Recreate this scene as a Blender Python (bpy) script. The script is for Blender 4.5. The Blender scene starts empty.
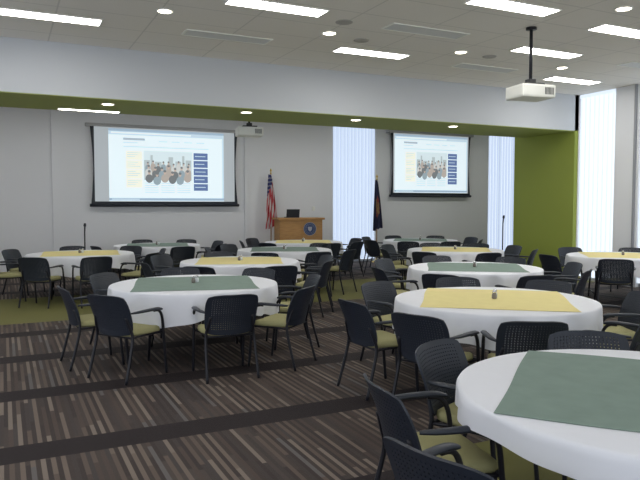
import bpy, bmesh, math, random
from mathutils import Vector, Matrix
random.seed(4)
R=math.radians
scene=bpy.context.scene
col=scene.collection
scene.view_settings.view_transform='Standard'

# ---------------------------------------------------------------- materials
def new_mat(name):
    m=bpy.data.materials.new(name); m.use_nodes=True
    return m, m.node_tree, m.node_tree.nodes['Principled BSDF']
def mat(name,c,rough=.6,metal=0,bump=0,bscale=80,var=.0,spec=.3):
    m,nt,b=new_mat(name)
    b.inputs['Base Color'].default_value=(*c,1); b.inputs['Roughness'].default_value=rough
    b.inputs['Metallic'].default_value=metal
    b.inputs['Specular IOR Level'].default_value=spec
    tc=nt.nodes.new('ShaderNodeTexCoord')
    n=nt.nodes.new('ShaderNodeTexNoise'); n.inputs['Scale'].default_value=bscale
    nt.links.new(tc.outputs['Object'],n.inputs['Vector'])
    if bump:
        bp=nt.nodes.new('ShaderNodeBump'); bp.inputs['Strength'].default_value=bump; bp.inputs['Distance'].default_value=.01
        nt.links.new(n.outputs['Fac'],bp.inputs['Height']); nt.links.new(bp.outputs['Normal'],b.inputs['Normal'])
    if var:
        mx=nt.nodes.new('ShaderNodeMix'); mx.data_type='RGBA'
        mx.inputs['A'].default_value=(*[x*(1-var) for x in c],1); mx.inputs['B'].default_value=(*[min(1,x*(1+var)) for x in c],1)
        nt.links.new(n.outputs['Fac'],mx.inputs['Factor']); nt.links.new(mx.outputs['Result'],b.inputs['Base Color'])
    return m
def emit(name,c,s):
    m,nt,b=new_mat(name)
    b.inputs['Base Color'].default_value=(*[x*.3 for x in c],1)
    b.inputs['Emission Color'].default_value=(*c,1); b.inputs['Emission Strength'].default_value=s
    b.inputs['Roughness'].default_value=.8; b.inputs['Specular IOR Level'].default_value=.1
    return m
def mth(nt,op,a,b=None):
    n=nt.nodes.new('ShaderNodeMath'); n.operation=op
    for i,v in enumerate((a,b)):
        if v is None: continue
        if isinstance(v,(int,float)): n.inputs[i].default_value=v
        else: nt.links.new(v,n.inputs[i])
    return n.outputs[0]

M_wall=mat('wall_paint',(.78,.79,.82),.8,bump=.05,bscale=60)
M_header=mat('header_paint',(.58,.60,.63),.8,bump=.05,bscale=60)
M_green=mat('green_paint',(.29,.345,.065),.6,bump=.04,bscale=60)
M_green2=mat('soffit_green_paint',(.33,.38,.11),.7,bump=.04,bscale=60)
M_trim=mat('dark_trim',(.05,.05,.05),.6)
M_black=mat('black_plastic',(.018,.023,.035),.42,bump=.05,bscale=200,spec=.45)
M_tube=mat('black_tube',(.015,.015,.02),.35)
M_seat=mat('olive_fabric',(.38,.36,.18),.9,bump=.3,bscale=300,var=.2)
M_cloth=mat('white_linen',(.76,.77,.82),.85,bump=.3,bscale=7)
M_gcl=mat('green_linen',(.20,.27,.235),.85,bump=.3,bscale=8,var=.12)
M_ycl=mat('yellow_linen',(.78,.68,.31),.85,bump=.3,bscale=8,var=.05)
M_white=mat('white_plastic',(.85,.85,.80),.5)
M_house=mat('screen_housing',(.42,.42,.43),.5)
M_metal=mat('chrome',(.6,.6,.62),.25,metal=1)
M_gold=mat('brass',(.6,.42,.12),.3,metal=1)
M_glass=mat('shaker_glass',(.7,.74,.76),.1,spec=.8)
M_fix=emit('lit_diffuser',(1,.98,.93),17)
M_unlit=mat('unlit_diffuser',(.66,.67,.68),.5)
M_down=emit('downlight_lamp',(1,.90,.72),12)
M_wood,nt,b=new_mat('lectern_wood')
tc=nt.nodes.new('ShaderNodeTexCoord'); mp=nt.nodes.new('ShaderNodeMapping'); mp.inputs['Scale'].default_value=(2,2,14)
nz=nt.nodes.new('ShaderNodeTexNoise'); nz.inputs['Scale'].default_value=3
cr=nt.nodes.new('ShaderNodeValToRGB'); cr.color_ramp.elements[0].color=(.30,.145,.045,1); cr.color_ramp.elements[1].color=(.52,.29,.10,1)
nt.links.new(tc.outputs['Object'],mp.inputs[0]); nt.links.new(mp.outputs[0],nz.inputs['Vector']); nt.links.new(nz.outputs['Fac'],cr.inputs[0]); nt.links.new(cr.outputs[0],b.inputs['Base Color'])

# carpet
M_carpet,nt,b=new_mat('striped_carpet')
b.inputs['Roughness'].default_value=.8; b.inputs['Specular IOR Level'].default_value=.2
tc=nt.nodes.new('ShaderNodeTexCoord'); sp=nt.nodes.new('ShaderNodeSeparateXYZ'); nt.links.new(tc.outputs['Object'],sp.inputs[0])
X,Y=sp.outputs[0],sp.outputs[1]
P=1.42
yy=mth(nt,'DIVIDE',mth(nt,'SUBTRACT',Y,4.38-14.2),P)
band=mth(nt,'LESS_THAN',mth(nt,'FRACT',yy),.22)
row=mth(nt,'FLOOR',yy)
sx=mth(nt,'FLOOR',mth(nt,'MULTIPLY',X,34))
par=mth(nt,'MODULO',mth(nt,'ADD',sx,1000),2)
w0=nt.nodes.new('ShaderNodeTexWhiteNoise'); w0.noise_dimensions='1D'; nt.links.new(sx,w0.inputs['W'])
seg=mth(nt,'FLOOR',mth(nt,'ADD',mth(nt,'MULTIPLY',Y,1.4),mth(nt,'MULTIPLY',w0.outputs['Value'],5)))
cmb=nt.nodes.new('ShaderNodeCombineXYZ'); nt.links.new(sx,cmb.inputs[0]); nt.links.new(seg,cmb.inputs[1]); nt.links.new(row,cmb.inputs[2])
w1=nt.nodes.new('ShaderNodeTexWhiteNoise'); w1.noise_dimensions='3D'; nt.links.new(cmb.outputs[0],w1.inputs['Vector'])
cr=nt.nodes.new('ShaderNodeValToRGB'); cr.color_ramp.interpolation='CONSTANT'
els=[(0,(.080,.060,.052)),(.22,(.118,.090,.074)),(.45,(.160,.126,.104)),(.62,(.062,.050,.047)),(.78,(.20,.163,.135)),(.90,(.13,.118,.114))]
e=cr.color_ramp.elements
e[0].color=(*els[0][1],1); e[1].position=els[1][0]; e[1].color=(*els[1][1],1)
for p,c in els[2:]:
    k=e.new(p); k.color=(*c,1)
nt.links.new(w1.outputs['Value'],cr.inputs[0])
m0=nt.nodes.new('ShaderNodeMix'); m0.data_type='RGBA'; nt.links.new(mth(nt,'MULTIPLY',par,.80),m0.inputs['Factor']); nt.links.new(cr.outputs[0],m0.inputs['A']); m0.inputs['B'].default_value=(.046,.036,.035,1)
m1=nt.nodes.new('ShaderNodeMix'); m1.data_type='RGBA'; nt.links.new(band,m1.inputs['Factor']); nt.links.new(m0.outputs['Result'],m1.inputs['A']); m1.inputs['B'].default_value=(.026,.020,.021,1)
gs=mth(nt,'MULTIPLY',mth(nt,'GREATER_THAN',Y,9.6),mth(nt,'LESS_THAN',Y,12.2))
g2=mth(nt,'MULTIPLY',mth(nt,'GREATER_THAN',X,2.45),mth(nt,'LESS_THAN',Y,3.4))
gs=mth(nt,'MAXIMUM',gs,g2)
m2=nt.nodes.new('ShaderNodeMix'); m2.data_type='RGBA'; nt.links.new(gs,m2.inputs['Factor']); nt.links.new(m1.outputs['Result'],m2.inputs['A']); m2.inputs['B'].default_value=(.17,.165,.06,1)
nt.links.new(m2.outputs['Result'],b.inputs['Base Color'])
nz=nt.nodes.new('ShaderNodeTexNoise'); nz.inputs['Scale'].default_value=250; nt.links.new(tc.outputs['Object'],nz.inputs['Vector'])
bp=nt.nodes.new('ShaderNodeBump'); bp.inputs['Strength'].default_value=.4; bp.inputs['Distance'].default_value=.01
nt.links.new(nz.outputs['Fac'],bp.inputs['Height']); nt.links.new(bp.outputs['Normal'],b.inputs['Normal'])

# ceiling
M_ceil,nt,b=new_mat('ceiling_tiles')
b.inputs['Roughness'].default_value=.9
tc=nt.nodes.new('ShaderNodeTexCoord'); sp=nt.nodes.new('ShaderNodeSeparateXYZ'); nt.links.new(tc.outputs['Object'],sp.inputs[0])
lx=mth(nt,'LESS_THAN',mth(nt,'FRACT',mth(nt,'DIVIDE',mth(nt,'ADD',sp.outputs[0],20.56),1.115)),.018)
ly=mth(nt,'LESS_THAN',mth(nt,'FRACT',mth(nt,'DIVIDE',mth(nt,'ADD',sp.outputs[1],20.3),.665)),.03)
ln=mth(nt,'MAXIMUM',lx,ly)
nz=nt.nodes.new('ShaderNodeTexNoise'); nz.inputs['Scale'].default_value=90; nt.links.new(tc.outputs['Object'],nz.inputs['Vector'])
ma=nt.nodes.new('ShaderNodeMix'); ma.data_type='RGBA'; ma.inputs['A'].default_value=(.74,.71,.67,1); ma.inputs['B'].default_value=(.84,.81,.77,1); nt.links.new(nz.outputs['Fac'],ma.inputs['Factor'])
mb=nt.nodes.new('ShaderNodeMix'); mb.data_type='RGBA'; nt.links.new(ln,mb.inputs['Factor']); nt.links.new(ma.outputs['Result'],mb.inputs['A']); mb.inputs['B'].default_value=(.64,.62,.59,1)
nt.links.new(mb.outputs['Result'],b.inputs['Base Color'])

# ---------------------------------------------------------------- mesh helpers
def obj_from_bm(bm,name,mats,smooth=False,loc=(0,0,0),rz=0,parent=None):
    me=bpy.data.meshes.new(name)
    bmesh.ops.recalc_face_normals(bm,faces=bm.faces[:])
    bm.to_mesh(me); bm.free()
    if not isinstance(mats,(list,tuple)): mats=[mats]
    for m in mats: me.materials.append(m)
    if smooth:
        for p in me.polygons: p.use_smooth=True
    o=bpy.data.objects.new(name,me); col.objects.link(o)
    o.location=loc; o.rotation_euler=(0,0,rz)
    if parent: o.parent=parent
    return o
def add_box(bm,lo,hi,bev=0,mi=0):
    r=bmesh.ops.create_cube(bm,size=1)
    vs=r['verts']
    for v in vs:
        v.co=Vector([ (lo[i]+hi[i])/2+v.co[i]*(hi[i]-lo[i]) for i in range(3)])
    fs=set(f for v in vs for f in v.link_faces)
    for f in fs: f.material_index=mi
    if bev:
        es=list(set(e for v in vs for e in v.link_edges))
        bmesh.ops.bevel(bm,geom=es,offset=bev,segments=2,affect='EDGES',profile=.6)
def box(name,lo,hi,m,bev=0,parent=None,loc=(0,0,0),rz=0):
    bm=bmesh.new(); add_box(bm,lo,hi,bev); return obj_from_bm(bm,name,m,parent=parent,loc=loc,rz=rz)
def sweep(bm,pts,r,n=8,sy=1.0,mi=0):
    pts=[Vector(p) for p in pts]; rings=[]
    N=None
    for i,p in enumerate(pts):
        t=(pts[min(i+1,len(pts)-1)]-pts[max(i-1,0)]).normalized()
        if N is None:
            a=Vector((0,0,1)) if abs(t.z)<.8 else Vector((0,1,0))
            N=(a-t*a.dot(t)).normalized()
        else: N=(N-t*N.dot(t)).normalized()
        B=t.cross(N)
        rr=r[i] if isinstance(r,(list,tuple)) else r
        rings.append([bm.verts.new(p+N*math.cos(k*2*math.pi/n)*rr*sy+B*math.sin(k*2*math.pi/n)*rr) for k in range(n)])
    for a,b2 in zip(rings,rings[1:]):
        for k in range(n):
            f=bm.faces.new((a[k],a[(k+1)%n],b2[(k+1)%n],b2[k])); f.material_index=mi
    bm.faces.new(rings[0][::-1]).material_index=mi; bm.faces.new(rings[-1]).material_index=mi
def smooth_path(pts,n=4):
    pts=[Vector(p) for p in pts]; out=[]
    for i in range(len(pts)-1):
        p0=pts[max(i-1,0)];p1=pts[i];p2=pts[i+1];p3=pts[min(i+2,len(pts)-1)]
        for k in range(n):
            t=k/n
            out.append(.5*((2*p1)+(p2-p0)*t+(2*p0-5*p1+4*p2-p3)*t*t+(3*p1-p0-3*p2+p3)*t**3))
    out.append(pts[-1]); return out
def lathe(bm,prof,n=24,cx=0,cy=0,mi=0):
    rings=[]
    for r,z in prof:
        rings.append([bm.verts.new((cx+max(r,.0005)*math.cos(k*2*math.pi/n),cy+max(r,.0005)*math.sin(k*2*math.pi/n),z)) for k in range(n)])
    for a,b2 in zip(rings,rings[1:]):
        for k in range(n):
            bm.faces.new((a[k],a[(k+1)%n],b2[(k+1)%n],b2[k])).material_index=mi
    bm.faces.new(rings[0][::-1]).material_index=mi; bm.faces.new(rings[-1]).material_index=mi
def empty(name,loc=(0,0,0),rz=0):
    o=bpy.data.objects.new(name,None); o.empty_display_size=.2; col.objects.link(o); o.location=loc; o.rotation_euler=(0,0,rz); return o
def tag(o,label,cat,group=None):
    o['label']=label; o['category']=cat
    if group: o['group']=group
def struct(o,label=None):
    o['kind']='structure'
    if label: o['label']=label
    return o
def copy_tree(root,loc,rz):
    r=root.copy(); col.objects.link(r); r.location=loc; r.rotation_euler=(0,0,rz)
    for c in root.children:
        k=c.copy(); col.objects.link(k); k.parent=r
        for g in c.children:
            h=g.copy(); col.objects.link(h); h.parent=k
    return r

# ---------------------------------------------------------------- room
CZ=3.92; HB=3.16; HY0,HY1=10.1,11.6; PX=10.93; FY=16.0; AX=16.0; LX=-3.6; BY=-3.0
struct(box('floor',(LX-.2,BY,-.2),(AX+.2,FY+.2,0),M_carpet))
struct(box('ceiling',(LX-.2,BY,CZ),(AX+.2,FY+.2,CZ+.2),M_ceil))
# left wall: unseen openings added to let world light in, solid beyond
bm=bmesh.new()
add_box(bm,(LX-.2,9.6,0),(LX,FY,CZ)); add_box(bm,(LX-.2,BY,0),(LX,9.6,.25))
for y in (-3.0,1.1,5.2): add_box(bm,(LX-.2,y,.25),(LX,y+.25,CZ))
struct(obj_from_bm(bm,'wall_left',M_wall))
# back wall with two window openings
W=[(8.2,9.55),(13.65,14.8)]
bm=bmesh.new(); xs=[LX-.2]+[v for w in W for v in w]+[AX+.2]
for i in range(0,len(xs),2): add_box(bm,(xs[i],FY,0),(xs[i+1],FY+.2,CZ))
struct(obj_from_bm(bm,'wall_back',M_wall))
struct(box('wall_alcove_right',(AX,11.9,0),(AX+.2,FY,CZ),M_wall))
RW=[(7.2,8.62),(9.17,10.08)]
RX=PX+.1
bm=bmesh.new(); ys=[BY]+[v for w in RW for v in w]+[HY0]
for i in range(0,len(ys),2): add_box(bm,(RX,ys[i],0),(RX+.2,ys[i+1],CZ))
struct(obj_from_bm(bm,'wall_right',M_wall))
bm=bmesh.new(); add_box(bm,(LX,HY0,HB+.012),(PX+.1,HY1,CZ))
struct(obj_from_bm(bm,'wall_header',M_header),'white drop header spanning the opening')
struct(box('trim_1',(LX,HY0+.002,HB),(PX,HY1,HB+.012),M_green2),'green painted underside of the header')
bm=bmesh.new(); add_box(bm,(PX,HY0,0),(AX+.2,11.9,CZ))
struct(obj_from_bm(bm,'wall_pier',M_green),'green painted end wall of the opening')
struct(box('baseboard_back',(LX,FY-.015,0),(W[0][0],FY,.1),M_trim))
struct(box('baseboard_right',(RX-.015,BY,0),(RX,RW[0][0],.1),M_trim))
struct(box('trim_2',(1.02,FY-.06,0),(1.38,FY,CZ),M_wall),'shallow white wall pilaster')
struct(box('trim_3',(5.62,FY-.06,0),(5.72,FY,CZ),M_wall),'shallow white wall joint')
struct(box('trim_4',(RX-.03,8.67,0),(RX,8.72,CZ),mat('grey_trim',(.32,.33,.36),.6)),'narrow grey vertical frame line on the wall')

M_slat=emit('blind_daylight_glow',(.68,.80,1.0),.84)  # slats emit their own glow in place of daylight behind them
M_slat2=emit('blind_daylight_glow_dim',(.64,.77,1.0),.76)
M_slatb=emit('blind_bright_glow',(.84,.92,1.0),1.10)  # stronger painted-in daylight glow for the right wall blinds
M_slatb2=emit('blind_bright_glow_dim',(.77,.87,1.0),.96)
M_frame=mat('window_frame',(.45,.46,.48),.5)
def window(n,p0,p1,axis,label,mats):
    L=p1-p0
    bm=bmesh.new()
    for a,b2 in (((0,0,0),(.05,.1,CZ)),((L-.05,0,0),(L,.1,CZ)),((.05,0,0),(L-.05,.1,.06)),((.05,0,CZ-.06),(L-.05,.1,CZ)),((L/2-.02,.03,.06),(L/2+.02,.08,CZ-.06))):
        add_box(bm,a,b2)
    o=obj_from_bm(bm,'window_%d'%n,M_frame)
    bm=bmesh.new(); k=int(L/.11)
    for i in range(k):
        cx=(i+.5)*L/k; ang=R(8)
        hw=L/k*.525
        dx=hw*math.cos(ang); dy=hw*math.sin(ang)
        vs=[]
        for t in (-1,-.4,.33,1):
            for z in (.08,CZ-.06):
                vs.append(bm.verts.new((cx+t*dx,.0+t*dy+.006*(1-t*t),z)))
        for j in range(3):
            f=bm.faces.new((vs[j*2],vs[j*2+2],vs[j*2+3],vs[j*2+1])); f.material_index=1 if j==0 else 0
    add_box(bm,(0,-.03,CZ-.07),(L,.03,CZ-.002),mi=1)
    s=obj_from_bm(bm,'vertical_blinds',mats)
    if axis=='x':
        o.location=(p0,FY+.08,0); s.location=(p0,FY+.03,0)
    else:
        o.rotation_euler=(0,0,R(-90)); o.location=(RX+.08,p1,0)
        s.rotation_euler=(0,0,R(-90)); s.location=(RX+.05,p1,0)
    struct(o); tag(s,label,'blinds','vertical blinds in the tall windows')
window(1,*W[0],'x','white vertical blinds glowing as if backlit by daylight beside the dark flag',[M_slat,M_slat2])
window(2,*W[1],'x','white vertical blinds glowing as if backlit by daylight next to the green wall',[M_slat,M_slat2])
window(3,*RW[1],'y','bright white vertical blinds in a floor to ceiling window',[M_slatb,M_slatb2])
window(4,*RW[0],'y','bright white vertical blinds in a floor to ceiling window',[M_slatb,M_slatb2])

# ---------------------------------------------------------------- ceiling fixtures
def fixture(lit):
    e=empty('ceiling_light')
    bm=bmesh.new()
    for a,b2 in (((-.61,-.155,-.012),(-.59,.155,0)),((.59,-.155,-.012),(.61,.155,0)),((-.59,-.155,-.012),(.59,-.14,0)),((-.59,.14,-.012),(.59,.155,0))): add_box(bm,a,b2)
    obj_from_bm(bm,'light_frame',M_white,parent=e)
    box('diffuser',(-.59,-.14,-.008),(.59,.14,-.001),M_fix if lit else M_unlit,parent=e)
    return e
lit=fixture(True); unl=fixture(False)
tag(lit,'lit rectangular fluorescent troffer set in the ceiling','ceiling light','fluorescent ceiling fixtures')
tag(unl,'unlit rectangular fluorescent troffer set in the ceiling','ceiling light','fluorescent ceiling fixtures')
L=[(.58,8.78,1),(2.85,8.75,0),(5.12,8.7,1),(7.4,8.8,0),(9.6,8.95,1),
   (2.95,7.18,1),(.7,7.3,0),(5.14,7.3,0),(7.5,7.5,1),(9.8,7.5,0),
   (5.42,5.95,1),(3.1,5.9,0),(7.6,6.15,1),(9.7,6.2,1),
   (.8,4.6,1),(3.2,4.5,0),(5.5,4.5,1),(.8,2.0,1),(5.5,2.0,1),(8.5,2.2,1),(-2,4.6,1),(-2,8.6,1),(8.5,4.5,1)]  # unseen troffers overhead and behind the camera, added to light the room
f0=[True,True]
for x,y,l in L:
    src=lit if l else unl
    idx=0 if l else 1
    if f0[idx]:
        src.location=(x,y,CZ); f0[idx]=False
    else: copy_tree(src,(x,y,CZ),0)
for x,y in ((-1.5,14),(1.5,13.8),(4.5,13.8),(7.5,13.8),(10.5,13.8),(13.5,13.8)):
    copy_tree(lit,(x,y,CZ),0)  # troffers hidden behind the header, added to brighten the back wall
s=copy_tree(lit,(1.32,11.38,HB),0); s['label']='lit fluorescent strip under the green header'; s.scale=(.8,.5,1)
d0=empty('recessed_downlight')
bm=bmesh.new(); lathe(bm,[(.105,0),(.105,-.012),(.085,-.012),(.085,-.002)],24); obj_from_bm(bm,'trim_ring',M_white,True,parent=d0)
bm=bmesh.new(); lathe(bm,[(.08,-.001),(.08,-.010),(.04,-.016)],24); obj_from_bm(bm,'lamp',M_down,True,parent=d0)
tag(d0,'small round recessed downlight, switched on','downlight','recessed downlights')
D=[(1.80,7.92,CZ),(4.02,7.95,CZ),(6.3,8.05,CZ),(8.55,8.2,CZ),(6.65,5.45,CZ),(1.5,10.55,HB),(3.72,10.45,HB),(5.85,10.5,HB),(8.05,10.5,HB)]
d0.location=D[0]
for p in D[1:]: copy_tree(d0,p,0)
s0=None
for x,y in ((1.35,7.5),(4.6,8.1),(6.9,8.1),(3.95,7.4)):
    if s0 is None:
        bm=bmesh.new(); lathe(bm,[(.11,0),(.11,-.008),(.095,-.014),(.02,-.016)],24)
        s0=obj_from_bm(bm,'ceiling_speaker',mat('speaker_grille',(.42,.40,.38),.7),True); tag(s0,'round grey ceiling speaker grille','speaker','ceiling speakers'); s0.location=(x,y,CZ)
    else:
        k=s0.copy(); col.objects.link(k); k.location=(x,y,CZ)

# ---------------------------------------------------------------- projectors
def projector(x,y,z,rz,label,s=1.0):
    e=empty('projector',(x,y,z),rz)
    bm=bmesh.new(); add_box(bm,(-.25*s,-.2*s,-.09*s),(.25*s,.2*s,.08*s),.025)
    obj_from_bm(bm,'body',M_white,parent=e)
    bm=bmesh.new()
    for i in range(7): add_box(bm,(.08*s+i*.02,-.203*s,-.05*s),(.09*s+i*.02,-.2*s,.04*s))
    obj_from_bm(bm,'vent',M_trim,parent=e)
    bm=bmesh.new(); sweep(bm,[(-.1*s,.18*s,0),(-.1*s,.24*s,0)],.05*s,16); obj_from_bm(bm,'lens',M_black,True,parent=e)
    bm=bmesh.new(); add_box(bm,(-.14*s,-.12*s,.08*s),(.14*s,.12*s,.11*s),.005)
    add_box(bm,(-.05,-.05,.11*s),(.05,.05,.17),.005)
    obj_from_bm(bm,'bracket',M_trim,parent=e)
    bm=bmesh.new(); sweep(bm,[(0,0,.15),(0,0,CZ-z)],.022,12); lathe(bm,[(.07,CZ-z-.03),(.07,CZ-z)],16); obj_from_bm(bm,'pole',M_tube,True,parent=e)
    tag(e,label,'projector','ceiling mounted projectors'); return e
projector(6.28,6.56,3.08,R(-8),'off-white video projector on a black ceiling pole',1.0)
projector(4.40,12.2,3.04,R(-10),'off-white video projector hung in front of the screen wall',1.0)

# ---------------------------------------------------------------- screens
M_scr=emit('screen_fabric',(.64,.70,.74),.50)  # screen and page materials glow in place of projector light
M_page=emit('page_white',(.78,.90,.95),.92)
M_hdr=emit('page_bar',(.58,.73,.83),.85)
M_bar=emit('page_browser_bar',(.38,.52,.66),.8)
M_txt=emit('page_text',(.44,.52,.60),.85)
M_yel=emit('page_cream',(.90,.90,.76),.90)
M_blu=emit('page_blue',(.14,.21,.42),.78)
M_sky=emit('photo_sky',(.68,.80,.84),.88)
M_bld=emit('photo_buildings',(.50,.58,.60),.82)
M_skin=emit('photo_skin',(.62,.50,.43),.78)
M_drk=emit('photo_dark',(.22,.24,.25),.75)
M_tea=emit('photo_shirt',(.66,.68,.67),.78)
M_shb=emit('photo_shirt_blue',(.34,.43,.48),.78)
M_shr=emit('photo_shirt_tan',(.50,.45,.41),.78)
def rect(bm,x0,z0,x1,z1,y,mi):
    vs=[bm.verts.new(p) for p in ((x0,y,z0),(x1,y,z0),(x1,y,z1),(x0,y,z1))]
    f=bm.faces.new(vs); f.material_index=mi
def screen(x0,x1,z0,z1,m0,m1,label):
    e=empty('projection_screen',((x0+x1)/2,FY-.08,z0)); w=(x1-x0)/2; h=z1-z0
    bm=bmesh.new(); add_box(bm,(-w-.1,-.06,h),(w+.1,.0795,h+.075),.01); obj_from_bm(bm,'housing',M_house,parent=e)
    bm=bmesh.new(); n=16; a=[];c=[]
    for i in range(n+1):
        v=i/n; k=.055*math.sin(v*math.pi)
        a.append(bm.verts.new((-w+k,-.03,v*h))); c.append(bm.verts.new((w-k,-.03,v*h)))
    for i in range(n): bm.faces.new((a[i],c[i],c[i+1],a[i+1]))
    obj_from_bm(bm,'masking_border',M_black,parent=e)
    bm=bmesh.new(); rect(bm,-w+.085,.085,w-.085,h,-.034,0)
    obj_from_bm(bm,'screen_surface',M_scr,parent=e)
    bm=bmesh.new(); sweep(bm,[(-w-.03,-.03,-.005),(w+.03,-.03,-.005)],.035,10); obj_from_bm(bm,'bottom_bar',M_black,True,parent=e)
    px0=-w+.085+m0; px1=w-.085-m1; pz0=.09; pz1=h-.03
    W_=px1-px0; H_=pz1-pz0
    def rr(b_,u0,v0,u1,v1,mi,y): rect(b_,px0+u0*W_,pz0+(1-v1)*H_,px0+u1*W_,pz0+(1-v0)*H_,y,mi)
    def blob(u,v,ru,rv,mi,y):
        vs=[bm.verts.new((px0+(u+ru*math.cos(k*math.pi/8))*W_,y,pz0+(1-v+math.sin(k*math.pi/8)*rv)*H_)) for k in range(16)]
        bm.faces.new(vs).material_index=mi
    bm=bmesh.new(); rr(bm,0,0,1,1,0,-.037)
    rr(bm,0,0,1,.03,12,-.039); rr(bm,0,.03,1,.08,1,-.039); rr(bm,.02,.042,.7,.064,0,-.0395); rr(bm,0,.955,1,.99,12,-.039); rr(bm,.02,.963,.25,.982,1,-.040)
    rr(bm,.12,.12,.30,.15,2,-.039); rr(bm,.12,.18,.24,.19,1,-.039)
    for u in (.42,.53,.64,.75): rr(bm,u,.15,u+.07,.16,1,-.039)
    rr(bm,.12,.235,.86,.245,1,-.039)
    for i in range(4):
        rr(bm,.14,.30+i*.13,.275,.42+i*.13,3,-.039)
        for j in range(3): rr(bm,.15,.32+i*.13+j*.028,.26-.02*((i+j)%3),.329+i*.13+j*.028,1,-.040)
    for i in range(5):
        rr(bm,.722,.30+i*.112,.85,.397+i*.112,4,-.039); rr(bm,.735,.342+i*.112,.83-.01*(i%2),.353+i*.112,1,-.040)
    # banner photograph: skyline and a group of people, the nearest ones larger
    rr(bm,.29,.29,.71,.70,5,-.039)
    for u,v,wd in ((.29,.42,.05),(.345,.35,.02),(.38,.44,.06),(.50,.37,.04),(.56,.43,.05),(.62,.35,.02),(.65,.41,.05)): rr(bm,u,v,u+wd,.70,6,-.0395)
    cl=[10,9,8,11,9,10,8,9,11,10,8,9,11]
    d=0
    for rowv,n_,sc in ((.46,9,1.0),(.53,7,1.3),(.60,6,1.5)):
        for i in range(n_):
            u=.30+.40*(i+.5)/n_; v=rowv+.02*math.sin(i*2.3+rowv*20); d+=1; y=-.0398-.00012*d
            ci=cl[(i*3+n_)%13]
            blob(u,v+.06*sc,.022*sc,.040*sc,ci,y)
            rr(bm,max(.29,u-.0215*sc),v+.06*sc,min(.71,u+.0215*sc),.70,ci,y)
            blob(u,v+.004,.0078*sc,.020*sc,7,y-.00004); blob(u,v-.008*sc,.0084*sc,.012*sc,8,y-.00008)
    for i in range(3):
        for j in range(5): rr(bm,.295+i*.14,.74+j*.032,.295+i*.14+.115,.749+j*.032,1,-.039)
    rr(bm,.985,.08,1,.955,1,-.039)
    obj_from_bm(bm,'projected_page',[M_page,M_hdr,M_txt,M_yel,M_blu,M_sky,M_bld,M_skin,M_drk,M_tea,M_shb,M_shr,M_bar],parent=e)
    tag(e,label,'projection screen','wall projection screens')
screen(1.85,5.41,1.6,3.42,.32,.28,'wide pull-down projection screen showing a bright web page')
screen(10.0,12.85,1.87,3.66,.04,.04,'projection screen showing a web page beside the dark flag')
bm=bmesh.new(); add_box(bm,(-.04,-.02,-.06),(.04,.005,.06),.004); o=obj_from_bm(bm,'thermostat',M_white,loc=(7.6,FY,1.5)); tag(o,'small white wall thermostat on the back wall','thermostat')

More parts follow.
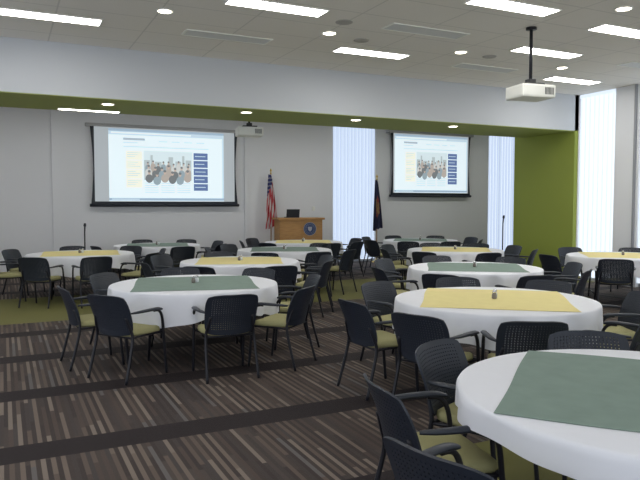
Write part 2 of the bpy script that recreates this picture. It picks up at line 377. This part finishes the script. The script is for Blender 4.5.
# ---------------------------------------------------------------- chair
CS=.95
def build_chair():
    e=empty('stacking_armchair'); e.scale=(CS,CS,CS)
    bm=bmesh.new(); n=40; rings=[]
    for s,z in ((.90,.428),(.98,.435),(1.0,.452),(.985,.470),(.9,.482),(.6,.486),(.2,.484)):
        r=[]
        for k in range(n):
            t=k*2*math.pi/n; c,si=math.cos(t),math.sin(t)
            x=.24*s*math.copysign(abs(c)**.45,c); y=.23*s*math.copysign(abs(si)**.45,si)
            zz=z+(.012*(x/.235)**2 if s<1 and z>.46 else 0)-(.02*max(0,y-.14)/.08 if y>.14 else 0)
            r.append(bm.verts.new((x*(1-.06*(y<0)),y+.01,zz)))
        rings.append(r)
    for a,b2 in zip(rings,rings[1:]):
        for k in range(n): bm.faces.new((a[k],a[(k+1)%n],b2[(k+1)%n],b2[k]))
    bm.faces.new(rings[0][::-1]); bm.faces.new(rings[-1])
    obj_from_bm(bm,'seat',M_seat,True,parent=e)
    bm=bmesh.new(); nu,nv=47,39; G=[]
    def coords(n,f):
        out=[0]; 
        for i in range(n): out.append(out[-1]+(f if i%2==1 else 1-f))
        return [-1+2*o/out[-1] for o in out]
    us=coords(nu,.29); vs_=coords(nv,.38)
    for v in vs_:
        row=[]
        for u in us:
            x=u*(1-.095*abs(v)**4.2)*.255; z=.640+v*(1-.12*abs(u)**4.2)*.20
            x*=1+.04*v
            y=-.215-.06*(v+1)-.02*v*v+.055*u*u
            row.append(bm.verts.new((x,y,z)))
        G.append(row)
    for j in range(nv):
        for i in range(nu):
            u=abs(us[i]); v=vs_[j]
            if i%2==1 and j%2==1 and u<.84 and -.78<v<.80: continue
            bm.faces.new((G[j][i],G[j][i+1],G[j+1][i+1],G[j+1][i]))
    bmesh.ops.recalc_face_normals(bm,faces=bm.faces[:])
    bmesh.ops.solidify(bm,geom=bm.faces[:],thickness=.012)
    obj_from_bm(bm,'backrest',M_black,False,parent=e)
    for s in (-1,1):
        bm=bmesh.new(); sweep(bm,smooth_path([(s*.262,.235,.0),(s*.262,.215,.22),(s*.262,.195,.44),(s*.264,.175,.58),(s*.268,.13,.645),(s*.27,.06,.655)]),.0145,8); obj_from_bm(bm,'leg',M_tube,True,parent=e)
        bm=bmesh.new(); sweep(bm,smooth_path([(s*.255,-.30,0),(s*.248,-.24,.22),(s*.24,-.195,.42),(s*.225,-.215,.52),(s*.205,-.245,.62)]),.0145,8); obj_from_bm(bm,'leg',M_tube,True,parent=e)
        bm=bmesh.new(); sweep(bm,smooth_path([(s*.268,.17,.655),(s*.275,.10,.668),(s*.275,-.02,.668),(s*.265,-.14,.665),(s*.24,-.21,.66)]),[.016,.02,.024,.026,.027,.027,.027,.027,.027,.026,.025,.024,.022,.02,.018,.016,.014],10,sy=.6); obj_from_bm(bm,'armrest',M_black,True,parent=e)
    bm=bmesh.new()
    for s in (-1,1): sweep(bm,[(s*.25,.2,.425),(s*.215,.1,.42),(s*.215,-.1,.42),(s*.24,-.195,.42)],.011,8)
    sweep(bm,[(-.262,.2,.425),(.262,.2,.425)],.011,8); sweep(bm,[(-.24,-.19,.42),(.24,-.19,.42)],.011,8)
    obj_from_bm(bm,'seat_frame',M_tube,True,parent=e)
    return e
chair0=build_chair()
chair_used=[False]
def place_chair(x,y,rz,label):
    if not chair_used[0]:
        chair0.location=(x,y,0); chair0.rotation_euler=(0,0,rz); c=chair0; chair_used[0]=True
    else: c=copy_tree(chair0,(x,y,0),rz)
    tag(c,label,'chair','stacking armchairs around the banquet tables')

# ---------------------------------------------------------------- table set
TR=.885
def build_table():
    e=empty('banquet_table')
    bm=bmesh.new(); lathe(bm,[(TR-.01,.715),(TR,.72),(TR,.74),(TR-.01,.746)],72); obj_from_bm(bm,'tabletop',mat('laminate',(.3,.27,.22),.5),parent=e)
    for sx in (-1,1):
        for sy in (-1,1):
            bm=bmesh.new(); sweep(bm,[(sx*.48,sy*.33,0),(sx*.44,sy*.3,.716)],.014,8); obj_from_bm(bm,'leg',M_tube,True,parent=e)
        bm=bmesh.new(); sweep(bm,[(sx*.473,-.325,.12),(sx*.473,.325,.12)],.011,8); obj_from_bm(bm,'brace',M_tube,True,parent=e)
    return e
def cloth_mesh(drop):
    bm=bmesh.new(); n=260; rings=[]; k_=drop/.28
    def add(r,z,amp,zamp):
        rg=[]
        for k in range(n):
            t=k*2*math.pi/n
            s1=math.sin(9*t+.9*math.sin(2*t)+.5); s2=math.sin(17*t+1.3+1.2*math.sin(3*t))
            w=(s1-.45*s1*s1)*.6+s2*.4
            rr=r+amp*(w*(.7+.3*math.sin(2*t+1))+.35)
            rg.append(bm.verts.new((rr*math.cos(t),rr*math.sin(t),z+zamp*(math.cos(4*t)+.5*math.sin(3*t))+zamp*.4*w)))
        rings.append(rg)
    add(.3,.7515,0,0);add(.7,.7515,0,0);add(TR-.01,.7515,0,0); add(TR+.005,.747,.001,0); add(TR+.010,.737,.003,0)
    for i in range(1,10):
        q=i/9; add(TR+.011+.006*q*k_,.737-(drop-.013)*q,.005+.038*k_*q**.6,-.04*q*k_)
    for a,b2 in zip(rings,rings[1:]):
        for k in range(n): bm.faces.new((a[k],a[(k+1)%n],b2[(k+1)%n],b2[k]))
    bm.faces.new(rings[0][::-1])
    return obj_from_bm(bm,'tablecloth',M_cloth,True)
def runner_mesh(m):
    bm=bmesh.new(); s=.63; n=14; G=[]
    for j in range(n+1):
        row=[]
        for i in range(n+1):
            x=(-1+2*i/n)*s; y=(-1+2*j/n)*s
            z=.7555+.0012*math.sin(9*x+3)*math.sin(7*y)
            row.append(bm.verts.new((x*(1+.01*math.sin(6*y)),y*(1+.008*math.sin(5*x)),z)))
        G.append(row)
    for j in range(n):
        for i in range(n): bm.faces.new((G[j][i],G[j][i+1],G[j+1][i+1],G[j+1][i]))
    bm.normal_update()
    bmesh.ops.solidify(bm,geom=bm.faces[:],thickness=.0015)
    return obj_from_bm(bm,'table_overlay',m,False)
T0=build_table(); C0=cloth_mesh(.27); C1=cloth_mesh(.12); RG=runner_mesh(M_gcl); RY=runner_mesh(M_ycl)
def build_shaker(m,name):
    e=empty(name)
    bm=bmesh.new(); lathe(bm,[(.018,0),(.022,.006),(.022,.035),(.016,.055)],16); obj_from_bm(bm,'jar',m,True,parent=e)
    bm=bmesh.new(); lathe(bm,[(.0175,.053),(.0175,.068),(.010,.076)],16); obj_from_bm(bm,'cap',M_metal,True,parent=e)
    return e
S0=build_shaker(M_glass,'salt_shaker'); P0=build_shaker(mat('pepper',(.20,.18,.16),.3),'pepper_shaker')
used=dict()
def put(src,loc,rz,key):
    if key not in used:
        used[key]=1; src.location=loc; src.rotation_euler=(0,0,rz); return src
    return copy_tree(src,loc,rz)
def table(x,y,colr,rot,angs,rad=1.15,radj={},short=False,sh=True,turn={}):
    cn='green' if colr=='g' else 'yellow'
    t=put(T0,(x,y,0),R(rot),'t'); tag(t,'round banquet table on black folding legs under white cloth','table','round banquet tables')
    c=put(C1 if short else C0,(x,y,0),R(rot*3),'c1' if short else 'c'); tag(c,'white tablecloth draped over a round banquet table','tablecloth','white tablecloths')
    r=put(RG if colr=='g' else RY,(x,y,0),R(rot),'r'+colr); tag(r,'square %s cloth overlay laid on the white tablecloth'%cn,'table overlay','square cloth overlays')
    if sh:
        s=put(S0,(x+.03,y+.03,.757),0,'s'); tag(s,'small glass salt shaker with metal cap on a table','salt shaker','salt shakers')
        p=put(P0,(x-.02,y-.02,.757),0,'p'); tag(p,'small pepper shaker with metal cap on a table','pepper shaker','pepper shakers')
    for i,va in enumerate(angs):
        ar=R(va-26); rr=rad+radj.get(i,random.uniform(-.01,.04))
        place_chair(x+rr*math.cos(ar),y+rr*math.sin(ar),ar+R(90)+R(random.uniform(-8,8))+R(turn.get(i,0)),'black perforated-back armchair with olive seat at the %s-topped table'%cn)
table(1.86,6.92,'g',-14,[-152,-114,-64,-28,20,65,110,152],rad=1.05,turn={0:10})
table(3.98,4.56,'y',-38,[-167,-128,-94,-48,5,50,93,138],rad=1.05,turn={0:10})
table(2.66,1.95,'g',40,[175,134,82,-146,44],rad=.93,radj={0:.05,1:-.02,2:-.05,3:.2},short=True,sh=False,turn={0:14,1:8})
table(3.24,9.43,'y',-20,[-150,-105,-60,-20,22,112,158])
table(5.78,7.03,'g',-35,[-160,-118,-75,-32,10,55,100,145])
table(1.22,12.1,'y',-6,[-150,-100,-62,-20,25,70,115,165])
table(7.75,10.0,'y',-36,[-165,-122,-80,-20,25,60,100,145])
table(2.95,13.95,'g',-12,[-130,-55,-12,35,75,118])
table(4.85,11.5,'g',-22,[-175,-100,-62,-30,60,145])
table(6.25,13.7,'y',-24,[-165,-120,-65,-30,30,150])
table(9.1,13.1,'g',-35,[-150,-110,-70,-25,20,65,110,150])
table(9.4,7.6,'y',-40,[-165,-120,-75,-30,60,105])

# ---------------------------------------------------------------- lectern, laptop, flags, mics
lec=empty('lectern',(6.77,15.15,0),R(-8))
box('body',(-.56,-.28,.06),(.56,.28,1.23),M_wood,.01,parent=lec)
box('plinth',(-.52,-.24,0),(.52,.24,.06),M_trim,0,parent=lec)
box('worktop',(-.61,-.33,1.23),(.61,.33,1.28),M_wood,.01,parent=lec)
bm=bmesh.new()
add_box(bm,(-.53,-.292,.12),(-.02,-.281,1.16),.004); add_box(bm,(.02,-.292,.12),(.53,-.281,1.16),.004)
obj_from_bm(bm,'front_panel',M_wood,parent=lec)
M_seal=mat('seal_blue',(.03,.055,.15),.5); M_sealr=mat('seal_ring',(.36,.37,.42),.5)
bm=bmesh.new()
lathe(bm,[(.19,0),(.19,.012),(.17,.014)],40,mi=0)
n=40
for r0,r1 in ((.178,.19),(.115,.120)):
    a=[bm.verts.new((r0*math.cos(k*2*math.pi/n),r0*math.sin(k*2*math.pi/n),.016)) for k in range(n)]
    c=[bm.verts.new((r1*math.cos(k*2*math.pi/n),r1*math.sin(k*2*math.pi/n),.016)) for k in range(n)]
    for k in range(n): bm.faces.new((a[k],a[(k+1)%n],c[(k+1)%n],c[k])).material_index=1
shp=[(-.06,.06),(.06,.06),(.06,-.01),(.035,-.05),(0,-.075),(-.035,-.05),(-.06,-.01)]
bm.faces.new([bm.verts.new((x,y,.018)) for x,y in shp]).material_index=1
for k in range(24):
    t=k*2*math.pi/24; add_box(bm,(.147*math.cos(t)-.006,.147*math.sin(t)-.006,.014),(.147*math.cos(t)+.006,.147*math.sin(t)+.006,.018),mi=1)
o=obj_from_bm(bm,'seal',[M_seal,M_sealr],parent=lec); o.rotation_euler=(R(90),0,0); o.scale=(.88,.88,1); o.location=(.22,-.292,1.0); o['label']='round blue seal with a pale shield and ring'
tag(lec,'wide orange-brown wood lectern desk with a round blue seal','lectern')
lap=empty('laptop',(6.60,15.18,1.28),R(-8))
box('keyboard_base',(-.17,-.12,0),(.17,.12,.02),M_black,.004,parent=lap)
bm=bmesh.new(); add_box(bm,(-.17,0,0),(.17,.012,.20),.004); o=obj_from_bm(bm,'display',M_black,parent=lap); o.location=(0,-.12,.018); o.rotation_euler=(R(14),0,0)
tag(lap,'open black laptop standing on the wooden lectern','laptop')

def flag(x,y,top,kind,label,rz,ww=1.0):
    e=empty('flag',(x,y,0),rz)
    bm=bmesh.new(); lathe(bm,[(.15,0),(.15,.02),(.06,.05),(.03,.09)],28); obj_from_bm(bm,'base',M_gold,True,parent=e)
    bm=bmesh.new(); sweep(bm,[(0,0,.05),(0,0,top-.14)],.014,10); obj_from_bm(bm,'pole',M_wood,True,parent=e)
    bm=bmesh.new(); lathe(bm,[(.02,top-.15),(.02,top-.12),(.008,top-.10),(.03,top-.06),(.001,top)],12); obj_from_bm(bm,'finial',M_gold,True,parent=e)
    bm=bmesh.new(); uvl=bm.loops.layers.uv.new('UVMap'); nu,nv=44,30; G=[]
    for j in range(nv+1):
        row=[]
        for i in range(nu+1):
            u=i/nu; v=j/nv
            wd=(.06+.27*v**.7)*ww
            px=-.05*ww-.02*v+wd*(u-.22)*1.0+.012*math.sin(u*30)
            py=-.02-.045*math.sin(u*20+v*1.5)*(.4+.6*v)
            pz=top-.16-1.36*v+.12*v*(u-.5)+.05*math.sin(u*20)*v*.4
            row.append((bm.verts.new((px,py-.03,pz)),u,v))
        G.append(row)
    for j in range(nv):
        for i in range(nu):
            q=(G[j][i],G[j][i+1],G[j+1][i+1],G[j+1][i])
            f=bm.faces.new([a[0] for a in q])
            for lp,a in zip(f.loops,q): lp[uvl].uv=(a[1],a[2])
    if kind=='us':
        m,nt,b=new_mat('striped_flag_cloth'); uv=nt.nodes.new('ShaderNodeUVMap'); uv.uv_map='UVMap'; sp=nt.nodes.new('ShaderNodeSeparateXYZ'); nt.links.new(uv.outputs[0],sp.inputs[0])
        dg=mth(nt,'ADD',mth(nt,'MULTIPLY',sp.outputs[0],3.6),mth(nt,'MULTIPLY',sp.outputs[1],2.2))
        st=mth(nt,'LESS_THAN',mth(nt,'FRACT',dg),.55)
        mx=nt.nodes.new('ShaderNodeMix'); mx.data_type='RGBA'; nt.links.new(st,mx.inputs['Factor']); mx.inputs['A'].default_value=(.70,.66,.66,1); mx.inputs['B'].default_value=(.50,.035,.05,1)
        ca=mth(nt,'LESS_THAN',mth(nt,'ADD',sp.outputs[1],mth(nt,'MULTIPLY',sp.outputs[0],.30)),.40)
        vo=nt.nodes.new('ShaderNodeTexVoronoi'); vo.inputs['Scale'].default_value=14; vo.inputs['Randomness'].default_value=0; nt.links.new(uv.outputs[0],vo.inputs['Vector'])
        star=mth(nt,'LESS_THAN',vo.outputs['Distance'],.2)
        cm=nt.nodes.new('ShaderNodeMix'); cm.data_type='RGBA'; nt.links.new(star,cm.inputs['Factor']); cm.inputs['A'].default_value=(.04,.05,.18,1); cm.inputs['B'].default_value=(.7,.7,.7,1)
        m2=nt.nodes.new('ShaderNodeMix'); m2.data_type='RGBA'; nt.links.new(ca,m2.inputs['Factor']); nt.links.new(mx.outputs['Result'],m2.inputs['A']); nt.links.new(cm.outputs['Result'],m2.inputs['B'])
        nt.links.new(m2.outputs['Result'],b.inputs['Base Color'])
    else:
        m,nt,b=new_mat('navy_flag_cloth'); uv=nt.nodes.new('ShaderNodeUVMap'); uv.uv_map='UVMap'
        vm=nt.nodes.new('ShaderNodeVectorMath'); vm.operation='DISTANCE'; nt.links.new(uv.outputs[0],vm.inputs[0]); vm.inputs[1].default_value=(.5,.55,0)
        nzz=nt.nodes.new('ShaderNodeTexNoise'); nzz.inputs['Scale'].default_value=9; nt.links.new(uv.outputs[0],nzz.inputs['Vector'])
        k=mth(nt,'LESS_THAN',mth(nt,'ADD',vm.outputs['Value'],mth(nt,'MULTIPLY',nzz.outputs['Fac'],.3)),.36)
        er=nt.nodes.new('ShaderNodeValToRGB'); er.color_ramp.interpolation='CONSTANT'; er.color_ramp.elements[0].color=(.26,.05,.05,1); er.color_ramp.elements[1].color=(.30,.20,.09,1); er.color_ramp.elements[1].position=.5
        nt.links.new(nzz.outputs['Fac'],er.inputs[0])
        cm=nt.nodes.new('ShaderNodeMix'); cm.data_type='RGBA'; nt.links.new(k,cm.inputs['Factor']); cm.inputs['A'].default_value=(.022,.025,.066,1); nt.links.new(er.outputs[0],cm.inputs['B'])
        nt.links.new(cm.outputs['Result'],b.inputs['Base Color'])
    b.inputs['Roughness'].default_value=.8
    obj_from_bm(bm,'flag_cloth',m,True,parent=e)
    tag(e,label,'flag','flags on floor stands')
flag(6.26,15.74,2.55,'us','red and white striped national flag draped on a floor pole',R(-20))
flag(9.40,15.65,2.45,'st','dark blue flag with a small emblem draped on a floor pole',R(-20),.9)
def mic(x,y,h,rz,label):
    e=empty('microphone_stand',(x,y,0),rz)
    bm=bmesh.new(); lathe(bm,[(.13,0),(.13,.015),(.03,.03),(.02,.05)],24); obj_from_bm(bm,'base',M_tube,True,parent=e)
    bm=bmesh.new(); sweep(bm,[(0,0,.03),(0,0,h-.16)],.014,10); obj_from_bm(bm,'pole',M_tube,True,parent=e)
    bm=bmesh.new(); sweep(bm,[(0,0,h-.17),(0,-.02,h-.12),(0,-.06,h-.03),(0,-.065,h-.02),(0,-.085,h+.03)],[.014,.015,.017,.028,.022],12); obj_from_bm(bm,'microphone',M_black,True,parent=e)
    tag(e,label,'microphone stand','microphone stands')
mic(1.48,13.9,1.2,0,'slim black microphone stand near a yellow-topped table')
mic(10.7,12.0,1.32,R(-30),'slim black microphone stand near the green end wall')

# ---------------------------------------------------------------- world + camera
w=bpy.data.worlds.new('world'); scene.world=w; w.use_nodes=True
bg=w.node_tree.nodes['Background']; bg.inputs[0].default_value=(.86,.92,1,1); bg.inputs[1].default_value=1.5
cam=bpy.data.cameras.new('camera'); cam.lens=36.56; cam.sensor_width=36
co=bpy.data.objects.new('camera',cam); col.objects.link(co)
co.location=(0,0,1.6); co.rotation_euler=(R(90-3.08),0,R(-26)); scene.camera=co
